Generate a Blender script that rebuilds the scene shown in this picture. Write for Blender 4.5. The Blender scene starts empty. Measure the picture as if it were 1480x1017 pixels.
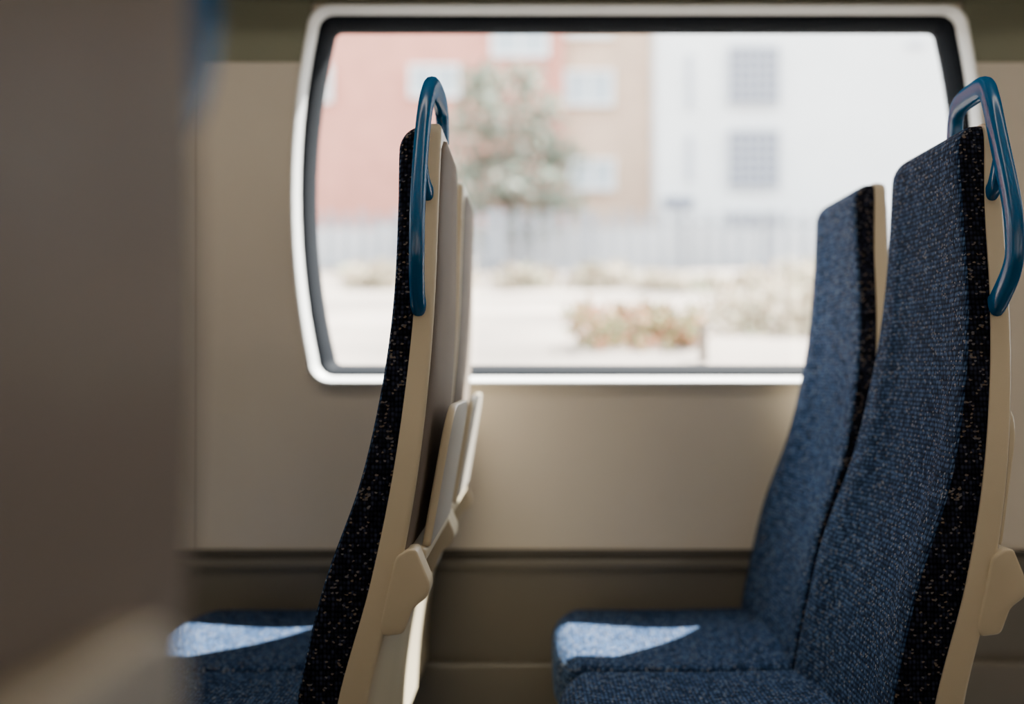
import bpy, math, random
import numpy as np
from mathutils import Vector
random.seed(7)
scene = bpy.context.scene
COL = scene.collection

# ------------------------------------------------------------------ materials
def new_mat(name):
    m = bpy.data.materials.new(name); m.use_nodes = True
    nt = m.node_tree
    return m, nt, nt.nodes['Principled BSDF']

def simple(name, col, rough=0.5, noise=0.0, nscale=30, bump=0.0, bscale=400, spec=0.5, metal=0.0, coat=0.0):
    m, nt, b = new_mat(name)
    b.inputs['Base Color'].default_value = (*col, 1)
    b.inputs['Roughness'].default_value = rough
    b.inputs['Specular IOR Level'].default_value = spec
    b.inputs['Metallic'].default_value = metal
    b.inputs['Coat Weight'].default_value = coat
    tc = nt.nodes.new('ShaderNodeTexCoord')
    if noise > 0:
        n = nt.nodes.new('ShaderNodeTexNoise'); n.inputs['Scale'].default_value = nscale
        n.inputs['Detail'].default_value = 4
        nt.links.new(tc.outputs['Object'], n.inputs['Vector'])
        r = nt.nodes.new('ShaderNodeValToRGB')
        r.color_ramp.elements[0].position = 0.3; r.color_ramp.elements[1].position = 0.7
        r.color_ramp.elements[0].color = (*[c*(1-noise) for c in col], 1)
        r.color_ramp.elements[1].color = (*[min(1, c*(1+noise)) for c in col], 1)
        nt.links.new(n.outputs['Fac'], r.inputs['Fac'])
        nt.links.new(r.outputs['Color'], b.inputs['Base Color'])
    if bump > 0:
        n2 = nt.nodes.new('ShaderNodeTexNoise'); n2.inputs['Scale'].default_value = bscale
        nt.links.new(tc.outputs['Object'], n2.inputs['Vector'])
        bp = nt.nodes.new('ShaderNodeBump'); bp.inputs['Strength'].default_value = bump
        bp.inputs['Distance'].default_value = 0.001
        nt.links.new(n2.outputs['Fac'], bp.inputs['Height'])
        nt.links.new(bp.outputs['Normal'], b.inputs['Normal'])
    return m

def satin(name, col, gloss, rough, noise=0.04, nscale=12):
    """moulded plastic: diffuse colour under a thin constant sheen"""
    m = bpy.data.materials.new(name); m.use_nodes = True
    nt = m.node_tree; nt.nodes.clear(); N = nt.nodes.new; L = nt.links.new
    o = N('ShaderNodeOutputMaterial'); d = N('ShaderNodeBsdfDiffuse'); g = N('ShaderNodeBsdfGlossy'); x = N('ShaderNodeMixShader')
    g.inputs['Roughness'].default_value = rough; x.inputs['Fac'].default_value = gloss
    tc = N('ShaderNodeTexCoord'); n = N('ShaderNodeTexNoise'); n.inputs['Scale'].default_value = nscale
    L(tc.outputs['Object'], n.inputs['Vector'])
    r = N('ShaderNodeValToRGB')
    r.color_ramp.elements[0].color = (*[c*(1-noise) for c in col], 1); r.color_ramp.elements[1].color = (*[min(1, c*(1+noise)) for c in col], 1)
    L(n.outputs['Fac'], r.inputs['Fac']); L(r.outputs['Color'], d.inputs['Color'])
    L(d.outputs[0], x.inputs[1]); L(g.outputs[0], x.inputs[2]); L(x.outputs[0], o.inputs['Surface'])
    return m

def moquette(name, stops, speck, speck_amt, su=0.0048, sv=0.0066, sheen=0.0, sp=(0.0032, 0.0022)):
    """woven seat fabric: rows of small loops with random bright threads (UV in metres)"""
    m, nt, b = new_mat(name)
    N = nt.nodes.new; L = nt.links.new
    uv = N('ShaderNodeUVMap')
    mp = N('ShaderNodeMapping'); mp.inputs['Scale'].default_value = (1/su, 1/sv, 1)
    L(uv.outputs['UV'], mp.inputs['Vector'])
    v = N('ShaderNodeTexVoronoi'); v.voronoi_dimensions = '2D'; v.inputs['Scale'].default_value = 1
    v.inputs['Randomness'].default_value = 0.25
    L(mp.outputs['Vector'], v.inputs['Vector'])
    sep = N('ShaderNodeSeparateColor'); L(v.outputs['Color'], sep.inputs['Color'])
    r = N('ShaderNodeValToRGB'); r.color_ramp.interpolation = 'LINEAR'
    els = r.color_ramp.elements
    els[0].position = stops[0][0]; els[0].color = (*stops[0][1], 1)
    els[1].position = stops[-1][0]; els[1].color = (*stops[-1][1], 1)
    for p, c in stops[1:-1]:
        e = els.new(p); e.color = (*c, 1)
    L(sep.outputs['Red'], r.inputs['Fac'])
    mp2 = N('ShaderNodeMapping'); mp2.inputs['Scale'].default_value = (1/sp[0], 1/sp[1], 1)
    L(uv.outputs['UV'], mp2.inputs['Vector'])
    v2 = N('ShaderNodeTexVoronoi'); v2.voronoi_dimensions = '2D'; v2.inputs['Scale'].default_value = 1; v2.inputs['Randomness'].default_value = 0.8
    L(mp2.outputs['Vector'], v2.inputs['Vector'])
    sep2 = N('ShaderNodeSeparateColor'); L(v2.outputs['Color'], sep2.inputs['Color'])
    gt = N('ShaderNodeMath'); gt.operation = 'GREATER_THAN'; gt.inputs[1].default_value = 1-speck_amt
    L(sep2.outputs['Green'], gt.inputs[0])
    mr = N('ShaderNodeValToRGB'); mr.color_ramp.elements[0].color = (*speck[0], 1); mr.color_ramp.elements[1].color = (*speck[1], 1)
    L(sep2.outputs['Blue'], mr.inputs['Fac'])
    dr = N('ShaderNodeMapRange'); dr.inputs['From Min'].default_value = 0.12; dr.inputs['From Max'].default_value = 0.6
    dr.inputs['To Min'].default_value = 1.35; dr.inputs['To Max'].default_value = 0.12
    L(v.outputs['Distance'], dr.inputs['Value'])
    mul = N('ShaderNodeVectorMath'); mul.operation = 'SCALE'
    L(r.outputs['Color'], mul.inputs[0]); L(dr.outputs['Result'], mul.inputs['Scale'])
    mix = N('ShaderNodeMix'); mix.data_type = 'RGBA'
    L(gt.outputs[0], mix.inputs['Factor']); L(mul.outputs['Vector'], mix.inputs['A']); L(mr.outputs['Color'], mix.inputs['B'])
    L(mix.outputs['Result'], b.inputs['Base Color'])
    b.inputs['Roughness'].default_value = 0.95
    b.inputs['Specular IOR Level'].default_value = 0.08
    b.inputs['Sheen Weight'].default_value = sheen
    inv = N('ShaderNodeMath'); inv.operation = 'SUBTRACT'; inv.inputs[0].default_value = 1
    L(v.outputs['Distance'], inv.inputs[1])
    bp = N('ShaderNodeBump'); bp.inputs['Strength'].default_value = 1.0; bp.inputs['Distance'].default_value = 0.002
    L(inv.outputs[0], bp.inputs['Height']); L(bp.outputs['Normal'], b.inputs['Normal'])
    return m

M_FAB = moquette('moquette_blue', [(0, (0.008, 0.018, 0.048)), (0.5, (0.020, 0.047, 0.115)), (1, (0.062, 0.115, 0.225))],
                 [(0.20, 0.235, 0.29), (0.21, 0.19, 0.18)], 0.045)
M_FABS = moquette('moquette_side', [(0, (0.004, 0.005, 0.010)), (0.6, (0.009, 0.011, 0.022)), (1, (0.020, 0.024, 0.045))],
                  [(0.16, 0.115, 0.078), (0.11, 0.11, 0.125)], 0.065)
M_SHELL = simple('seat_shell_cream', (0.58, 0.49, 0.34), 0.42, 0.03, 8, 0.08, 900)
M_PANEL = satin('seat_back_panel', (0.185, 0.150, 0.125), 0.03, 0.4)
M_TRAY = simple('tray_grey', (0.38, 0.34, 0.29), 0.5, 0.03, 8, 0.1, 900)
M_HAND = satin('handle_blue', (0.004, 0.095, 0.25), 0.055, 0.16)
M_DARK = simple('dark_metal', (0.03, 0.03, 0.03), 0.5, 0.1)
M_RUB = simple('rubber_black', (0.008, 0.010, 0.014), 0.8, spec=0.08)
M_WALL = simple('wall_beige', (0.585, 0.525, 0.44), 0.5, 0.04, 3, 0.05, 700)
M_WALL_SHADE = simple('wall_upper_shade_olive', (0.18, 0.185, 0.125), 0.6, 0.04, 3)  # darker olive puts the shade at the wall top into the colour
M_WALLL = simple('wall_lower_taupe', (0.14, 0.125, 0.10), 0.55, 0.05, 4)
M_FRAME = simple('window_frame_white', (0.86, 0.87, 0.87), 0.5)
M_FLOOR = simple('floor_vinyl', (0.06, 0.065, 0.075), 0.6, 0.25, 120)
M_CEIL = simple('ceiling_offwhite', (0.55, 0.53, 0.49), 0.6, 0.03, 3)
M_SEAM = simple('seam_dark', (0.06, 0.052, 0.04), 0.7)  # dark brown trim for the groove line above the dado
M_SEAM2 = simple('seam_light', (0.40, 0.36, 0.30), 0.7)

def glass():
    m = bpy.data.materials.new('window_glass'); m.use_nodes = True
    nt = m.node_tree; nt.nodes.clear()
    o = nt.nodes.new('ShaderNodeOutputMaterial')
    t = nt.nodes.new('ShaderNodeBsdfTransparent'); t.inputs['Color'].default_value = (0.96, 0.98, 0.97, 1)
    g = nt.nodes.new('ShaderNodeBsdfGlossy'); g.inputs['Roughness'].default_value = 0.02
    x = nt.nodes.new('ShaderNodeMixShader'); x.inputs['Fac'].default_value = 0.05
    nt.links.new(t.outputs[0], x.inputs[1]); nt.links.new(g.outputs[0], x.inputs[2]); nt.links.new(x.outputs[0], o.inputs['Surface'])
    return m
M_GLASS = glass()

# ------------------------------------------------------------------ helpers
def mesh_obj(name, me, parent=None, loc=(0, 0, 0)):
    o = bpy.data.objects.new(name, me); COL.objects.link(o)
    o.location = loc
    if parent: o.parent = parent
    return o

def make_mesh(name, verts, faces, mats, fmats=None, smooth=True):
    me = bpy.data.meshes.new(name)
    me.from_pydata(verts, [], faces)
    for m in mats: me.materials.append(m)
    if fmats:
        for p, i in zip(me.polygons, fmats): p.material_index = i
    me.validate(); me.update()
    import bmesh
    bm = bmesh.new(); bm.from_mesh(me)
    bmesh.ops.recalc_face_normals(bm, faces=bm.faces)
    bm.to_mesh(me); bm.free()
    if smooth:
        for p in me.polygons: p.use_smooth = True
        try: me.set_sharp_from_angle(angle=math.radians(40))
        except Exception: pass
    return me

def box_uv(me):
    uv = me.uv_layers.new(name='UVMap') if not me.uv_layers else me.uv_layers[0]
    for p in me.polygons:
        n = p.normal; ax = max(range(3), key=lambda i: abs(n[i]))
        for li in p.loop_indices:
            c = me.vertices[me.loops[li].vertex_index].co
            uv.data[li].uv = ((c.y, c.z), (c.x, c.z), (c.y, c.x))[ax]

def hermite(xs, ys, x):
    xs = list(xs); ys = list(ys); n = len(xs)
    if x <= xs[0]: return ys[0]
    if x >= xs[-1]: return ys[-1]
    m = []
    for i in range(n):
        if i == 0: m.append((ys[1]-ys[0])/(xs[1]-xs[0]))
        elif i == n-1: m.append((ys[-1]-ys[-2])/(xs[-1]-xs[-2]))
        else: m.append(0.5*((ys[i+1]-ys[i])/(xs[i+1]-xs[i])+(ys[i]-ys[i-1])/(xs[i]-xs[i-1])))
    for i in range(n-1):
        if xs[i] <= x <= xs[i+1]:
            h = xs[i+1]-xs[i]; t = (x-xs[i])/h
            return ((2*t**3-3*t**2+1)*ys[i]+(t**3-2*t**2+t)*h*m[i]+(-2*t**3+3*t**2)*ys[i+1]+(t**3-t**2)*h*m[i+1])

def loft(name, rings, mats, mfun=None, closed=False):
    n = len(rings[0]); verts = [v for r in rings for v in r]; faces = []; fm = []
    R = len(rings)
    for k in range(R if closed else R-1):
        k2 = (k+1) % R
        for i in range(n):
            j = (i+1) % n
            faces.append((k*n+i, k*n+j, k2*n+j, k2*n+i)); fm.append(mfun(i, k) if mfun else 0)
    if not closed:
        faces.append(tuple(range(n-1, -1, -1))); fm.append(0)
        faces.append(tuple((R-1)*n+i for i in range(n))); fm.append(mfun(0, 0) if mfun else 0)
    return make_mesh(name, verts, faces, mats, fm)

def box_mesh(name, lo, hi, mat, bev=0.004, seg=3):
    import bmesh
    bm = bmesh.new(); bmesh.ops.create_cube(bm, size=1)
    for v in bm.verts:
        for i in range(3): v.co[i] = lo[i] + (v.co[i]+0.5)*(hi[i]-lo[i])
    if bev > 0:
        bmesh.ops.bevel(bm, geom=list(bm.edges), offset=bev, segments=seg, profile=0.5, affect='EDGES')
    me = bpy.data.meshes.new(name); bm.to_mesh(me); bm.free()
    me.materials.append(mat)
    for p in me.polygons: p.use_smooth = True
    try: me.set_sharp_from_angle(angle=math.radians(35))
    except Exception: pass
    return me

def extrude_poly(name, pts, plane, lo, hi, mat, holes=(), bev=0.0):
    cu = bpy.data.curves.new(name+'_c', 'CURVE'); cu.dimensions = '2D'; cu.fill_mode = 'BOTH'
    cu.extrude = max(1e-5, (hi-lo)/2 - bev); cu.bevel_depth = bev; cu.bevel_resolution = 2
    for loop in [pts]+list(holes):
        s = cu.splines.new('POLY'); s.points.add(len(loop)-1)
        for p, q in zip(s.points, loop): p.co = (q[0], q[1], 0, 1)
        s.use_cyclic_u = True
    if bev > 0: cu.offset = -bev
    o = bpy.data.objects.new(name+'_c', cu); COL.objects.link(o)
    dg = bpy.context.evaluated_depsgraph_get(); dg.update()
    me = bpy.data.meshes.new_from_object(o.evaluated_get(dg))
    bpy.data.objects.remove(o)
    mid = (lo+hi)/2
    for v in me.vertices:
        a, b, c = v.co
        v.co = (a, mid+c, b) if plane == 'xz' else (mid+c, a, b)
    me.materials.clear(); me.materials.append(mat); me.name = name
    import bmesh
    bm = bmesh.new(); bm.from_mesh(me)
    bmesh.ops.remove_doubles(bm, verts=bm.verts, dist=1e-5)
    bmesh.ops.recalc_face_normals(bm, faces=bm.faces); bm.to_mesh(me); bm.free()
    for p in me.polygons: p.use_smooth = True
    try: me.set_sharp_from_angle(angle=math.radians(30))
    except Exception: pass
    return me

def round_poly(pts, r, n=6):
    out = []; N = len(pts)
    rr = r if isinstance(r, (list, tuple)) else [r]*N
    for i in range(N):
        p = Vector(pts[i]); a = Vector(pts[i-1]); b = Vector(pts[(i+1) % N]); q = rr[i]
        d1 = (a-p); d2 = (b-p); q = min(q, d1.length*0.48, d2.length*0.48)
        s = p+d1.normalized()*q; e = p+d2.normalized()*q
        for k in range(n+1):
            t = k/n
            out.append(tuple((1-t)**2*s+2*t*(1-t)*p+t*t*e))
    return out

def sweep(name, path, a, b, mat, steps=10, nsec=16):
    P = [Vector(p) for p in path]; pts = []
    for i in range(len(P)-1):
        p0 = P[max(i-1, 0)]; p1 = P[i]; p2 = P[i+1]; p3 = P[min(i+2, len(P)-1)]
        for k in range(steps):
            t = k/steps
            pts.append(0.5*((2*p1)+(-p0+p2)*t+(2*p0-5*p1+4*p2-p3)*t*t+(-p0+3*p1-3*p2+p3)*t**3))
    pts.append(P[-1])
    rings = []
    for i, p in enumerate(pts):
        t = (pts[min(i+1, len(pts)-1)]-pts[max(i-1, 0)]).normalized()
        bx = Vector((1, 0, 0)); n = t.cross(bx).normalized(); bx = n.cross(t).normalized()
        e = 1.0
        if i < 2 or i > len(pts)-3: e = 0.75 if i in (1, len(pts)-2) else 0.4
        ring = []
        for w in [2*math.pi*k/nsec for k in range(nsec)]:
            cw, sw = math.cos(w), math.sin(w)
            ring.append(tuple(p+bx*(a*e*math.copysign(abs(cw)**0.75, cw))+n*(b*e*math.copysign(abs(sw)**0.75, sw))))
        rings.append(ring)
    return loft(name, rings, [mat])

# ------------------------------------------------------------------ seat geometry (local: faces -x, y across, z from floor)
KZ = [0.36, 0.45, 0.552, 0.696, 0.825, 0.955, 1.057, 1.187, 1.27, 1.302]
KF = [-.322, -.318, -.300, -.267, -.2226, -.196, -.185, -.182, -.182, -.180]
KS = [-.262, -.258, -.243, -.204, -.178, -.161, -.1527, -.148, -.143, -.141]
KB = [-.225, -.222, -.209, -.173, -.150, -.136, -.130, -.127, -.125, -.124]
KW = [.238, .240, .241, .236, .225, .206, .186, .157, .143, .138]
F = lambda K, z: hermite(KZ, K, z)

def fabric_mesh():
    rings = []
    zs = list(np.linspace(0.36, 1.265, 56))
    zs += [1.265+0.034*math.sin(a) for a in np.linspace(0.15, math.pi/2, 8)]
    nF = 37; r0 = 0.011
    for z in zs:
        xf, xs, hw = F(KF, z), F(KS, z), F(KW, z)
        if z > 1.265:
            c = math.sqrt(max(0, 1-((z-1.265)/0.034)**2))
            xf = xs-0.004-(xs-xf-0.004)*(0.25+0.75*c); hw = hw-0.012*(1-c)
        r = min(r0, (xs-xf)*0.5)
        rec = 0.016*math.exp(-((z-0.78)/0.22)**2)+0.006
        if z > 1.2: rec *= max(0, (1.3-z)/0.1)
        ring = []
        for t in (0, .33, .66): ring.append((xs+(xf+r-xs)*t, -hw, z))
        for a in np.linspace(0, math.pi/2, 5):
            ring.append((xf+r-r*math.sin(a), -hw+r-r*math.cos(a), z))
        for i in range(1, nF-1):
            u = -1+2*i/(nF-1); y = u*(hw-r)
            pr = 0.5*(1-math.tanh((abs(u)-0.62)*7))
            seam = 0.004*math.exp(-((abs(u)-0.64)/0.03)**2) if z < 1.15 else 0
            ring.append((xf+rec*pr+seam, y, z))
        for a in np.linspace(math.pi/2, 0, 5):
            ring.append((xf+r-r*math.sin(a), hw-r+r*math.cos(a), z))
        for t in (.66, .33, 0): ring.append((xs+(xf+r-xs)*t, hw, z))
        rings.append(ring)
    n = len(rings[0])
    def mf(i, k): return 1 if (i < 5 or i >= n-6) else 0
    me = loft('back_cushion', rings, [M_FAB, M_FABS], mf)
    box_uv(me); return me

def shell_mesh():
    rings = []
    zs = list(np.linspace(0.36, 1.286, 50))+[1.293, 1.298, 1.302]
    for z in zs:
        xs, xb, hw = F(KS, z)-0.003, F(KB, z), F(KW, z)+0.003
        if z > 1.286:
            t = (z-1.286)/0.016; hw -= 0.012*(1-math.sqrt(max(0, 1-t*t)))
            xb -= 0.005*(1-math.sqrt(max(0, 1-t*t)))
        r = 0.006; ring = [(xs, -hw, z), (xs, 0, z), (xs, hw, z)]
        for a in np.linspace(0, math.pi/2, 5): ring.append((xb-r+r*math.sin(a), hw-r+r*math.cos(a), z))
        for u in (.5, 0, -.5): ring.append((xb, u*hw, z))
        for a in np.linspace(math.pi/2, 0, 5): ring.append((xb-r+r*math.sin(a), -hw+r-r*math.cos(a), z))
        rings.append(ring)
    return loft('back_shell', rings, [M_SHELL])

def panel_mesh():
    rings = []
    for z in np.linspace(0.66, 1.283, 40):
        xb, hw = F(KB, z), F(KW, z)-0.006
        c = 0.0
        if z > 1.255: c = 0.03*(1-math.sqrt(max(0, 1-((z-1.255)/0.028)**2)))
        hw -= c
        rings.append([(xb-0.004, -hw, z), (xb+0.001, -hw, z), (xb+0.004, -hw+0.004, z), (xb+0.004, hw-0.004, z), (xb+0.001, hw, z), (xb-0.004, hw, z)])
    return loft('back_panel', rings, [M_PANEL])

def cushion_mesh():
    rings = []
    x0, x1 = -.715, -.275
    for y in [-.242+0.02*(1-math.cos(a)) for a in np.linspace(0, math.pi/2, 6)]+list(np.linspace(-.215, .215, 17))+[.242-0.02*(1-math.cos(a)) for a in np.linspace(math.pi/2, 0, 6)]:
        e = max(0, (abs(y)-.222)/.020); s = 0.020*(1-math.sqrt(max(0, 1-e*e)))
        zt = 0.465+0.008*(1-(y/.242)**2)-s*0.9; zb = 0.365+s*0.5
        xa = x0+s+0.03*(y/.242)**4; ring = []
        R = 0.038
        for a in np.linspace(0, math.pi/2, 8): ring.append((xa+R-R*math.cos(a), y, zt-R+R*math.sin(a)))
        for x in np.linspace(xa+R, x1, 18)[1:]:
            t = (x-xa)/(x1-xa); ring.append((x, y, zt-0.012*math.sin(math.pi*t)**2*(1-(y/.25)**2)+0.004*t))
        ring.append((x1, y, zb)); ring.append((xa+0.03, y, zb))
        for a in np.linspace(0.3, 1, 4): ring.append((xa+0.03*(1-a), y, zb+0.02*a))
        rings.append(ring)
    me = loft('seat_cushion', rings, [M_FAB]); box_uv(me); return me

ME_FAB, ME_SHELL, ME_PANEL, ME_CUSH = fabric_mesh(), shell_mesh(), panel_mesh(), cushion_mesh()
ME_PAN = box_mesh('seat_pan', (-.69, -.235, .325), (-.24, .235, .372), M_SHELL, 0.012)
ME_BEAM = box_mesh('support_beam', (-.60, -.24, .26), (-.34, .24, .325), M_DARK, 0.01)
ME_LEG = box_mesh('leg', (-.52, -.03, .02), (-.42, .03, .27), M_DARK, 0.012)
ME_FOOT = box_mesh('leg_foot', (-.56, -.05, .0), (-.38, .05, .024), M_DARK, 0.008)

def tray_mesh():
    zs = 0.736; H = 0.186
    pts = [(-.178, 0), (.178, 0), (.158, H), (-.158, H)]
    out = round_poly(pts, [0.01, 0.01, 0.06, 0.06], 8)
    me = extrude_poly('tray_table', out, 'yz', -0.006, 0.006, M_PANEL, bev=0.003)
    for v in me.vertices:
        v.co.x += -0.142+0.032*(v.co.z/H); v.co.z += zs
    me.materials.clear(); me.materials.append(M_SHELL); me.materials.append(M_TRAY)
    me.update()
    for p in me.polygons:
        if abs(p.normal.x) > 0.9: p.material_index = 1
    return me
ME_TRAY = tray_mesh()
BR = [(-.158, .744), (-.148, .744), (-.130, .700), (-.133, .684), (-.152, .670), (-.164, .637), (-.190, .634), (-.194, .646), (-.174, .734)]
def bracket(name, lo, hi):
    return extrude_poly(name, round_poly(BR, 0.007, 4), 'xz', lo, hi, M_SHELL, bev=0.003)
ME_BR1 = bracket('tray_bracket', -.243, -.195)
ME_BR2 = bracket('tray_bracket', .195, .243)
ME_HINGE = box_mesh('tray_hinge', (-.168, -.195, .718), (-.140, .195, .738), M_SHELL, 0.006)

HP = [(-.150, -.188, 1.052), (-.150, -.205, 1.062), (-.148, -.236, 1.095), (-.147, -.243, 1.125), (-.147, -.233, 1.180), (-.146, -.190, 1.270), (-.143, -.158, 1.325),
      (-.139, -.128, 1.350), (-.136, -.075, 1.354), (-.135, -.026, 1.350), (-.134, -.006, 1.332), (-.134, -.002, 1.295)]
STUB = [(-.147, -.203, 1.250), (-.145, -.180, 1.218), (-.142, -.160, 1.206), (-.141, -.142, 1.204)]
def mir(path): return [(x, -y, z) for x, y, z in path]
ME_H = {-1: sweep('grab_handle', HP, .0096, .0160, M_HAND), 1: sweep('grab_handle', mir(HP), .0096, .0160, M_HAND)}
ME_S = {-1: sweep('handle_mount', STUB, .008, .012, M_HAND), 1: sweep('handle_mount', mir(STUB), .008, .012, M_HAND)}

def seat(x, y, handle=0, tray_off=(0, 0, 0)):
    e = bpy.data.objects.new('train_seat', None); COL.objects.link(e); e.location = (x, y, 0)
    e.empty_display_size = 0.1
    for nm, me in (('back_cushion', ME_FAB), ('back_shell', ME_SHELL), ('back_panel', ME_PANEL), ('seat_cushion', ME_CUSH), ('seat_pan', ME_PAN),
                   ('support_beam', ME_BEAM), ('tray_table', ME_TRAY), ('tray_bracket_1', ME_BR1), ('tray_bracket_2', ME_BR2), ('tray_hinge', ME_HINGE),
                   ('leg', ME_LEG), ('leg_foot', ME_FOOT)):
        o = mesh_obj(nm, me, e)
        if nm == 'tray_table': o.location = tray_off
    if handle:
        mesh_obj('grab_handle', ME_H[handle], e); mesh_obj('handle_mount', ME_S[handle], e)
    return e

P = 0.75
for ox in (0, P, -P):
    seat(ox, 1.67, -1); seat(ox, 2.161, 0)
for ox in (0, P, -P):
    seat(ox+.001, 0.244, 1, (-.014, 0, -.032)); seat(ox+.001, -0.247, 0, (-.014, 0, -.032))

# ------------------------------------------------------------------ carriage shell
YF, YN = 2.45, -0.54
XR = 3.2
XL = -2.6
def wshape(cx, off=0.0, cz=1.343, hw=.742, hh=.406, r=.05, bulge=.045):
    hw2, hh2, r2 = hw-off, hh-off, max(0.01, r-off*0.8)
    xsid = lambda z: hw2-bulge*(z/hh2)**2
    q = []
    for z in np.linspace(-(hh2-r2), hh2-r2, 15): q.append((xsid(z), z))
    c = xsid(hh2-r2)-r2
    for a in np.linspace(0, math.pi/2, 7)[1:]: q.append((c+r2*math.cos(a), hh2-r2+r2*math.sin(a)))
    for a in np.linspace(math.pi/2, math.pi, 7): q.append((-c+r2*math.cos(a), hh2-r2+r2*math.sin(a)))
    for z in np.linspace(hh2-r2, -(hh2-r2), 15)[1:]: q.append((-xsid(z), z))
    for a in np.linspace(math.pi, 1.5*math.pi, 7)[1:]: q.append((-c+r2*math.cos(a), -(hh2-r2)+r2*math.sin(a)))
    for a in np.linspace(1.5*math.pi, 2*math.pi, 7)[:-1]: q.append((c+r2*math.cos(a), -(hh2-r2)+r2*math.sin(a)))
    return [(cx+x, cz+z) for x, z in q]
WC = [0.222-1.95, 0.222, 0.222+1.95]
def wall(name, y0, y1):
    holes = [wshape(c, 0.012) for c in WC]
    me = extrude_poly(name, [(XL, 0), (XR, 0), (XR, 2.25), (XL, 2.25)], 'xz', y0, y1, M_WALL, holes=holes)
    return mesh_obj(name, me)
wall('wall_far', YF, YF+0.06); wall('wall_near', YN-0.06, YN)
k = 1
for c in WC:
    for side, yf in ((1, YF), (-1, YN)):
        e = bpy.data.objects.new('window_%d' % k, None); COL.objects.link(e); k += 1
        def ringprof(nm, prof, mat):
            rings = [[(x, yf+side*yy, z) for x, z in wshape(c, off)] for off, yy in prof]
            return loft(nm, rings, [mat], closed=True)
        mesh_obj('frame', ringprof('frame', [(0, 0), (0, -.020), (.002, -.024), (.005, -.026), (.008, -.023), (.019, .004), (.019, .012), (.0, .012)], M_FRAME), e)
        mesh_obj('gasket', ringprof('gasket', [(.016, .0), (.020, .001), (.028, .010), (.041, .036), (.042, .058), (.013, .058), (.013, .013), (.016, .012)], M_RUB), e)
        yy = (yf+side*.040, yf+side*.044)
        mesh_obj('glass', extrude_poly('glass', wshape(c, 0.035), 'xz', min(yy), max(yy), M_GLASS), e)

mesh_obj('floor', box_mesh('floor', (XL, YN-.06, -.06), (XR, YF+.06, 0), M_FLOOR, 0))
mesh_obj('ceiling', box_mesh('ceiling', (XL, YN-.06, 2.25), (XR, YF+.06, 2.31), M_CEIL, 0))
mesh_obj('wall_left', box_mesh('wall_left', (XL-.05, YN-.06, 0), (XL, YF+.06, 2.25), M_WALL, 0))
mesh_obj('wall_right', box_mesh('wall_right', (XR, YN-.06, 0), (XR+.05, YF+.06, 2.25), M_WALL, 0))
mesh_obj('trim_1', box_mesh('ledge', (XL, YF-.010, .562), (XR, YF, .582), M_SEAM, 0.002))
mesh_obj('trim_2', box_mesh('ledge_lip', (XL, YF-.018, .542), (XR, YF, .562), M_WALLL, 0.004))
mesh_obj('trim_3', box_mesh('dado', (XL, YF-.006, .0), (XR, YF, .545), M_WALLL, 0))
mesh_obj('trim_4', box_mesh('heater_casing', (XL, YF-.036, .0), (XR, YF-.006, .345), M_WALLL, 0.008))
mesh_obj('trim_5', box_mesh('pillar_seam', (-.733, YF-.002, .58), (-.730, YF, 1.60), M_SEAM2, 0))
i = 6
for a, b in ((XL, WC[0]-.70), (WC[0]+.70, WC[1]-.70), (WC[1]+.70, WC[2]-.70)):
    if b-a > 0.1:
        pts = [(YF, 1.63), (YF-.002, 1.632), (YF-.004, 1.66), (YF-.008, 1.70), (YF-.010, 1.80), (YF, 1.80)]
        me = extrude_poly('pillar_shade_panel', pts, 'yz', a, b, M_WALL_SHADE); mesh_obj('trim_%d' % i, me); i += 1  # added panel between windows, its dark colour stands in for upper wall shade
me = box_mesh('cantrail', (XL, YF-.016, 1.757), (XR, YF, 2.25), M_WALL_SHADE, 0.003); mesh_obj('trim_%d' % i, me)
def rack(y0, y1):
    e = bpy.data.objects.new('luggage_rack', None); COL.objects.link(e)
    mesh_obj('shelf', box_mesh('shelf', (XL+.01, min(y0, y1), 1.86), (XR-.01, max(y0, y1), 1.885), M_CEIL, 0.006), e)
    ye = y1
    mesh_obj('front_rail', box_mesh('front_rail', (XL+.01, ye-.02, 1.85), (XR-.01, ye+.02, 1.92), M_PANEL, 0.012), e)
rack(YF-.022, YF-.33); rack(YN+.002, YN+.33)
def fill_lamp(y):
    m, nt, b = new_mat('fill_diffuser')
    b.inputs['Emission Color'].default_value = (1, 0.90, 0.78, 1); b.inputs['Emission Strength'].default_value = 7.0
    mesh_obj('ceiling_fill_strip', box_mesh('ceiling_fill_strip', (XL+.3, y-.06, 2.225), (XR-.3, y+.06, 2.25), m, 0.005))  # glowing strip out of view, added as fill light for the interior
fill_lamp(1.3)

# ------------------------------------------------------------------ outside
M_BRICK = simple('brick_red', (0.62, 0.26, 0.20), 0.9, 0.10, 1.5)
M_TAN = simple('brick_tan', (0.60, 0.43, 0.32), 0.9, 0.08, 1.5)
M_WHITE = simple('render_white', (0.80, 0.82, 0.84), 0.9, 0.04, 0.6)
M_LOUV = simple('louvre_grey', (0.17, 0.19, 0.26), 0.7)
M_LOUV2 = simple('louvre_grey_light', (0.46, 0.48, 0.54), 0.7)
M_PANE = simple('window_pale', (0.45, 0.52, 0.58), 0.4)
M_FENCE = simple('fence_galvanised', (0.24, 0.26, 0.30), 0.6)
M_GROUND = simple('dry_ground', (0.28, 0.235, 0.205), 1.0, 0.5, 0.5)
M_CONC = simple('concrete_pale', (0.66, 0.66, 0.68), 0.9, 0.2, 0.4)
M_BLOCKER = simple('sky_blocker_dark', (0.13, 0.11, 0.09), 0.9, 0.15, 2)  # dark surface of the added wall that cuts sky light

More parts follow.
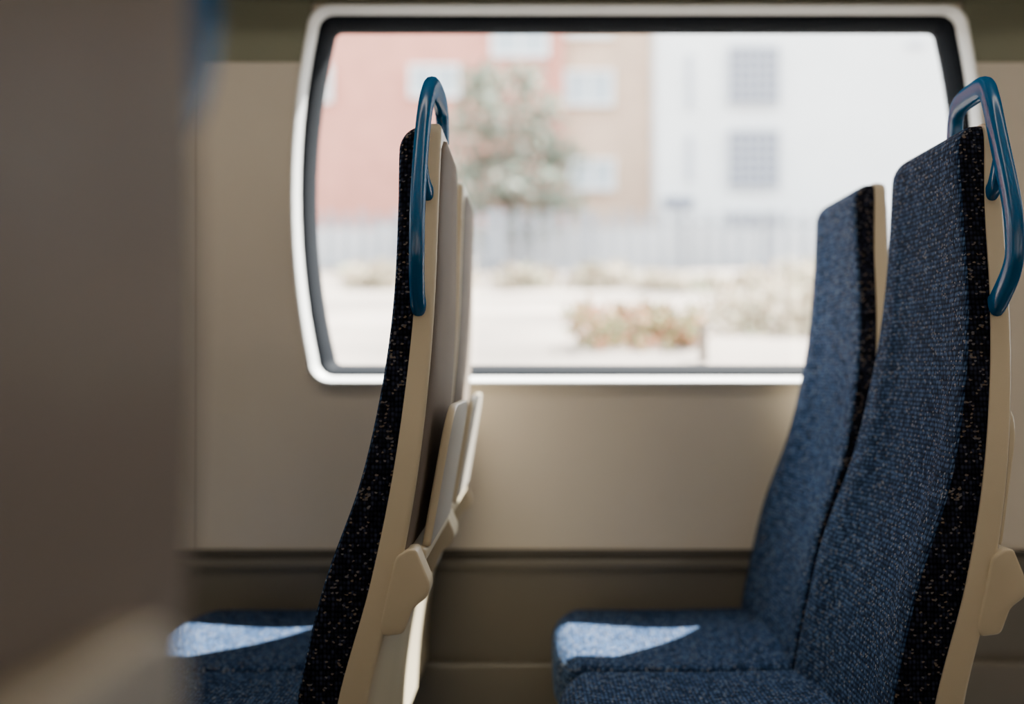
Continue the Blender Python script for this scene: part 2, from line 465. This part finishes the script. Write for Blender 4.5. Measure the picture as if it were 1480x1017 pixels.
def prims(name, boxes, mats, bev=0):
    v = []; f = []; fm = []
    for lo, hi, mi in boxes:
        b = len(v)
        for z in (lo[2], hi[2]):
            v += [(lo[0], lo[1], z), (hi[0], lo[1], z), (hi[0], hi[1], z), (lo[0], hi[1], z)]
        for q in ((0, 3, 2, 1), (4, 5, 6, 7), (0, 1, 5, 4), (1, 2, 6, 5), (2, 3, 7, 6), (3, 0, 4, 7)):
            f.append(tuple(b+i for i in q)); fm.append(mi)
    return mesh_obj(name, make_mesh(name, v, f, mats, fm, smooth=False))

D = 32.0
def wx(px, d=D): return (px-772)*d/1644
def wz(py, d=D): return 0.97+(533-py)*d/1644
def win(x0, y0, x1, y1, d=D, dep=.15): return ((wx(x0, d), d-.12, wz(y1, d)), (wx(x1, d), d+dep, wz(y0, d)))
def framed(w, mi_frame, mi_pane):
    (a, b) = w; out = [(a, b, mi_pane)]; t = .09
    out += [((a[0]-t, a[1]-.08, a[2]-t), (b[0]+t, a[1]+.1, a[2]), mi_frame), ((a[0]-t, a[1]-.08, b[2]), (b[0]+t, a[1]+.1, b[2]+t), mi_frame),
            ((a[0]-t, a[1]-.08, a[2]), (a[0], a[1]+.1, b[2]), mi_frame), ((b[0], a[1]-.08, a[2]), (b[0]+t, a[1]+.1, b[2]), mi_frame),
            (((a[0]+b[0])/2-.04, a[1]-.06, a[2]), ((a[0]+b[0])/2+.04, a[1]+.05, b[2]), mi_frame)]
    return out
D2 = 31.0
bx = [((-24, D, 0), (wx(790), D+8, 15), 0)]
for w in ((715, 38, 788, 80), (597, 100, 660, 138), (455, 100, 476, 145), (597, -60, 660, -15), (480, -60, 540, -15), (330, 100, 392, 138), (200, 100, 262, 138), (330, 235, 392, 275)):
    bx += framed(win(*w), 1, 2)
prims('brick_apartment_building', bx, [M_BRICK, M_FRAME, M_PANE])
bx = [((wx(790)+.02, D+.5, 0), (wx(950, D2)-.02, D+7, 15), 0), ((wx(790)+.02, D+.1, 0), (wx(815), D+.5, 15), 1)]
for w in ((820, 108, 882, 150), (820, 30, 882, 52), (826, 235, 884, 272)):
    a, b = win(*w, d=D+.5); bx += framed((a, b), 2, 3)
prims('tan_brick_building', bx, [M_TAN, M_BRICK, M_FRAME, M_PANE])
bx = [((wx(950, D2), D2, 0), (26, D2+9, 15), 0)]
for (x0, y0, x1, y1) in ((1052, 70, 1124, 152), (1052, 190, 1124, 272), (1052, 308, 1124, 360), (1052, -60, 1124, 10), (1560, 70, 1632, 152), (1560, 190, 1632, 272)):
    a, b = win(x0, y0, x1, y1, D2)
    bx.append((a, b, 1))
    n = 6
    for j in range(n+1):
        x = a[0]+(b[0]-a[0])*j/n; bx.append(((x-.03, a[1]-.08, a[2]), (x+.03, a[1], b[2]), 2))
        z = a[2]+(b[2]-a[2])*j/n; bx.append(((a[0], a[1]-.07, z-.03), (b[0], a[1]-.005, z+.03), 2))
for (x0, y0, x1, y1) in ((992, 80, 1001, 158), (992, 196, 1001, 262), (1310, 62, 1336, 68)):
    a, b = win(x0, y0, x1, y1, D2); bx.append((a, b, 2))
a, b = win(958, 285, 1002, 300, D2); bx.append((a, b, 1))
prims('white_rendered_building', bx, [M_WHITE, M_LOUV, M_LOUV2])

DF = 26.0; SL = 0.0968
gz = lambda y: 0.93+(y-4)*SL
bx = []; x = -22.0
zt, zb = wz(306, DF), wz(402, DF)
while x < 24:
    h = zt+random.uniform(-.05, .05); bx.append(((x, DF, zb-.2), (x+.14, DF+.02, h), 0)); x += .36
for z in (zb+.25, zt-.3): bx.append(((-22, DF+.02, z), (24, DF+.07, z+.06), 0))
x = -22
while x < 24: bx.append(((x, DF+.02, zb-.3), (x+.22, DF+.14, zt+.03), 0)); x += 2.1
prims('palisade_fence', bx, [M_FENCE])
prims('boundary_wall', [((-22, 29.2, 2.6), (24, 29.4, wz(330, 29.2)), 0)]+[((x, 29.1, 2.6), (x+.3, 29.5, wz(326, 29.2)), 0) for x in range(-20, 24, 4)], [M_CONC])

v = []; f = []; nx, ny = 60, 60
for j in range(ny+1):
    for i2 in range(nx+1):
        X = -30+60*i2/nx; Y_ = 3.9+(44-3.9)*(j/ny)**1.5
        v.append((X, Y_, gz(Y_)-.04+0.14*random.random()*(Y_/15)))
for j in range(ny):
    for i2 in range(nx):
        a = j*(nx+1)+i2; f.append((a, a+1, a+nx+2, a+nx+1))
mesh_obj('ground_embankment', make_mesh('ground_embankment', v, f, [M_GROUND]))
prims('ground', [((-40, -30, -1.2), (40, 3.9, -1.1), 0)], [M_GROUND])
prims('retaining_wall', [((-30, 3.7, -1.1), (30, 3.9, .90), 0)]+[((x, 3.62, -1.1), (x+.25, 3.7, .86), 0) for x in range(-29, 30, 3)], [M_CONC])
prims('sky_blocker_wall', [((-25, -5.2, -1.1), (25, -4.6, 5.5), 0)]+[((x, -4.6, -1.1), (x+.4, -4.4, 5.5), 0) for x in range(-24, 25, 4)], [M_BLOCKER])  # unseen wall added outside the near windows to block sky fill

def leaf_mat(name, cols):
    m, nt, b = new_mat(name)
    g = nt.nodes.new('ShaderNodeNewGeometry')
    r = nt.nodes.new('ShaderNodeValToRGB')
    r.color_ramp.elements[0].color = (*cols[0], 1); r.color_ramp.elements[1].color = (*cols[-1], 1)
    for i3, c in enumerate(cols[1:-1]):
        e = r.color_ramp.elements.new((i3+1)/(len(cols)-1)); e.color = (*c, 1)
    nt.links.new(g.outputs['Random Per Island'], r.inputs['Fac'])
    nt.links.new(r.outputs['Color'], b.inputs['Base Color'])
    b.inputs['Roughness'].default_value = 0.9
    b.inputs['Specular IOR Level'].default_value = 0.1
    return m
def leaves(v, f, fm, c, rad, n, size, mi):
    for _ in range(n):
        d = Vector((random.gauss(0, 1), random.gauss(0, 1), random.gauss(0, 1))).normalized()*random.random()**0.45
        p = Vector((c[0]+d.x*rad[0], c[1]+d.y*rad[1], c[2]+d.z*rad[2]))
        a = Vector((random.gauss(0, 1), random.gauss(0, 1), random.gauss(0, 1))).normalized()
        b = a.orthogonal().normalized(); s = size*random.uniform(.6, 1.3)
        k0 = len(v); v += [tuple(p-a*s), tuple(p+b*s*.45), tuple(p+a*s), tuple(p-b*s*.45)]
        f.append((k0, k0+1, k0+2, k0+3)); fm.append(mi)
M_BARK = simple('bark', (0.16, 0.13, 0.11), 0.9, 0.2, 5)
M_LEAF = leaf_mat('tree_leaves', [(0.13, 0.155, 0.115), (0.22, 0.245, 0.19), (0.32, 0.345, 0.29)])
def trunk_prims(v, f, fm, p0, p1, r0, r1, mi):
    k0 = len(v); a = Vector(p0); b = Vector(p1); d = (b-a).normalized(); u = d.orthogonal().normalized(); w = d.cross(u); n = 8
    for q, r in ((a, r0), (b, r1)):
        for i4 in range(n):
            t = 2*math.pi*i4/n; v.append(tuple(q+u*r*math.cos(t)+w*r*math.sin(t)))
    for i4 in range(n):
        j = (i4+1) % n; f.append((k0+i4, k0+j, k0+n+j, k0+n+i4)); fm.append(mi)
def tree(px, py, d, blobs, z0):
    v, f, fm = [], [], []
    bx0 = wx(px, d); base = z0
    trunk_prims(v, f, fm, (bx0, d, base), (bx0+.1, d, wz(py, d)), .07, .03, 0)
    for (qx, qy, rx, rz, n) in blobs:
        c = (wx(qx, d), d+random.uniform(-.4, .4), wz(qy, d))
        trunk_prims(v, f, fm, (bx0, d, base+1.5), c, .04, .015, 0)
        leaves(v, f, fm, c, (rx*d/1644, rx*d/1644*.7, rz*d/1644), n, .17, 1)
    mesh_obj('tree', make_mesh('tree', v, f, [M_BARK, M_LEAF], fm, smooth=False))
tree(745, 180, 27.9, [(695, 122, 40, 30, 110), (752, 112, 40, 26, 100), (718, 158, 64, 38, 210), (785, 165, 42, 40, 120), (668, 188, 36, 36, 90), (752, 208, 78, 34, 280), (812, 225, 42, 30, 120),
                    (690, 240, 56, 28, 150), (750, 268, 96, 30, 310), (685, 295, 64, 22, 130), (800, 295, 60, 24, 130), (742, 325, 90, 26, 180)], 2.9)
M_WEED = leaf_mat('weed_leaves', [(0.42, 0.11, 0.07), (0.10, 0.17, 0.06), (0.28, 0.25, 0.14), (0.44, 0.18, 0.12)])
M_DRY = leaf_mat('dry_grass', [(0.38, 0.29, 0.20), (0.48, 0.40, 0.31), (0.24, 0.26, 0.17)])
def bush(name, px, py, rx, rz, d, n, mat, size=.06):
    v, f, fm = [], [], []
    for _ in range(6):
        leaves(v, f, fm, (wx(px+random.uniform(-.6, .6)*rx, d), d+random.uniform(-.2, .2), wz(py+random.uniform(-.2, .5)*rz, d)), (rx*.6*d/1644, .25, rz*.7*d/1644), n//6, size, 0)
    x0 = wx(px, d)
    for s in range(8):
        trunk_prims(v, f, fm, (x0+random.uniform(-.1, .1), d, gz(d)-.1), (wx(px+random.uniform(-1, 1)*rx, d), d, wz(py-rz*.3, d)), .012, .004, 0)
    mesh_obj(name, make_mesh(name, v, f, [mat], fm, smooth=False))
for a in ((865, 466, 46, 42), (935, 448, 54, 44), (985, 472, 36, 34), (905, 495, 64, 26)): bush('wild_shrub', *a, 5.7, 560, M_WEED, .028)
for a in ((1060, 455, 60, 60), (1130, 435, 60, 80), (1100, 495, 80, 36), (1170, 450, 50, 80), (1250, 455, 50, 80)):
    bush('dry_grass_clump', *a, 6.4, 520, M_DRY, .032)
for a in ((1120, 400, 70, 36), (1010, 412, 46, 26), (640, 405, 60, 30), (520, 400, 60, 34), (760, 405, 60, 30), (870, 402, 50, 28), (940, 408, 40, 24), (1200, 400, 60, 36)):
    bush('dry_grass_clump', *a, 14.0, 460, M_DRY, .075)
prims('marker_post', [((wx(1011, 4.9), 4.9, gz(4.9)-.1), (wx(1023, 4.9), 4.93, wz(470, 4.9)), 0), ((wx(1009, 4.9), 4.89, wz(474, 4.9)), (wx(1025, 4.9), 4.94, wz(468, 4.9)), 0)], [M_BARK])

# ------------------------------------------------------------------ light
w = bpy.data.worlds.new('sky'); scene.world = w; w.use_nodes = True
bg = w.node_tree.nodes['Background']; bg.inputs['Color'].default_value = (0.92, 0.95, 0.99, 1); bg.inputs['Strength'].default_value = 7.6
sd = bpy.data.lights.new('sun', 'SUN'); sd.energy = 60; sd.angle = 0.0093; sd.color = (1, 0.95, 0.88)
so = bpy.data.objects.new('sun', sd); COL.objects.link(so)
so.rotation_euler = Vector((1.36, 1.0, 2.4)).to_track_quat('Z', 'Y').to_euler()
so.location = (5, 5, 10)

cd = bpy.data.cameras.new('camera'); cam = bpy.data.objects.new('camera', cd); COL.objects.link(cam)
cam.location = (0, 0, 0.97); cam.rotation_euler = (math.radians(90), 0, 0)
cd.sensor_width = 36; cd.lens = 40; cd.shift_x = -32/1480; cd.shift_y = 24.5/1480
cd.clip_start = 0.02; cd.clip_end = 200
cd.dof.use_dof = True; cd.dof.focus_distance = 1.50; cd.dof.aperture_fstop = 1.75
scene.camera = cam
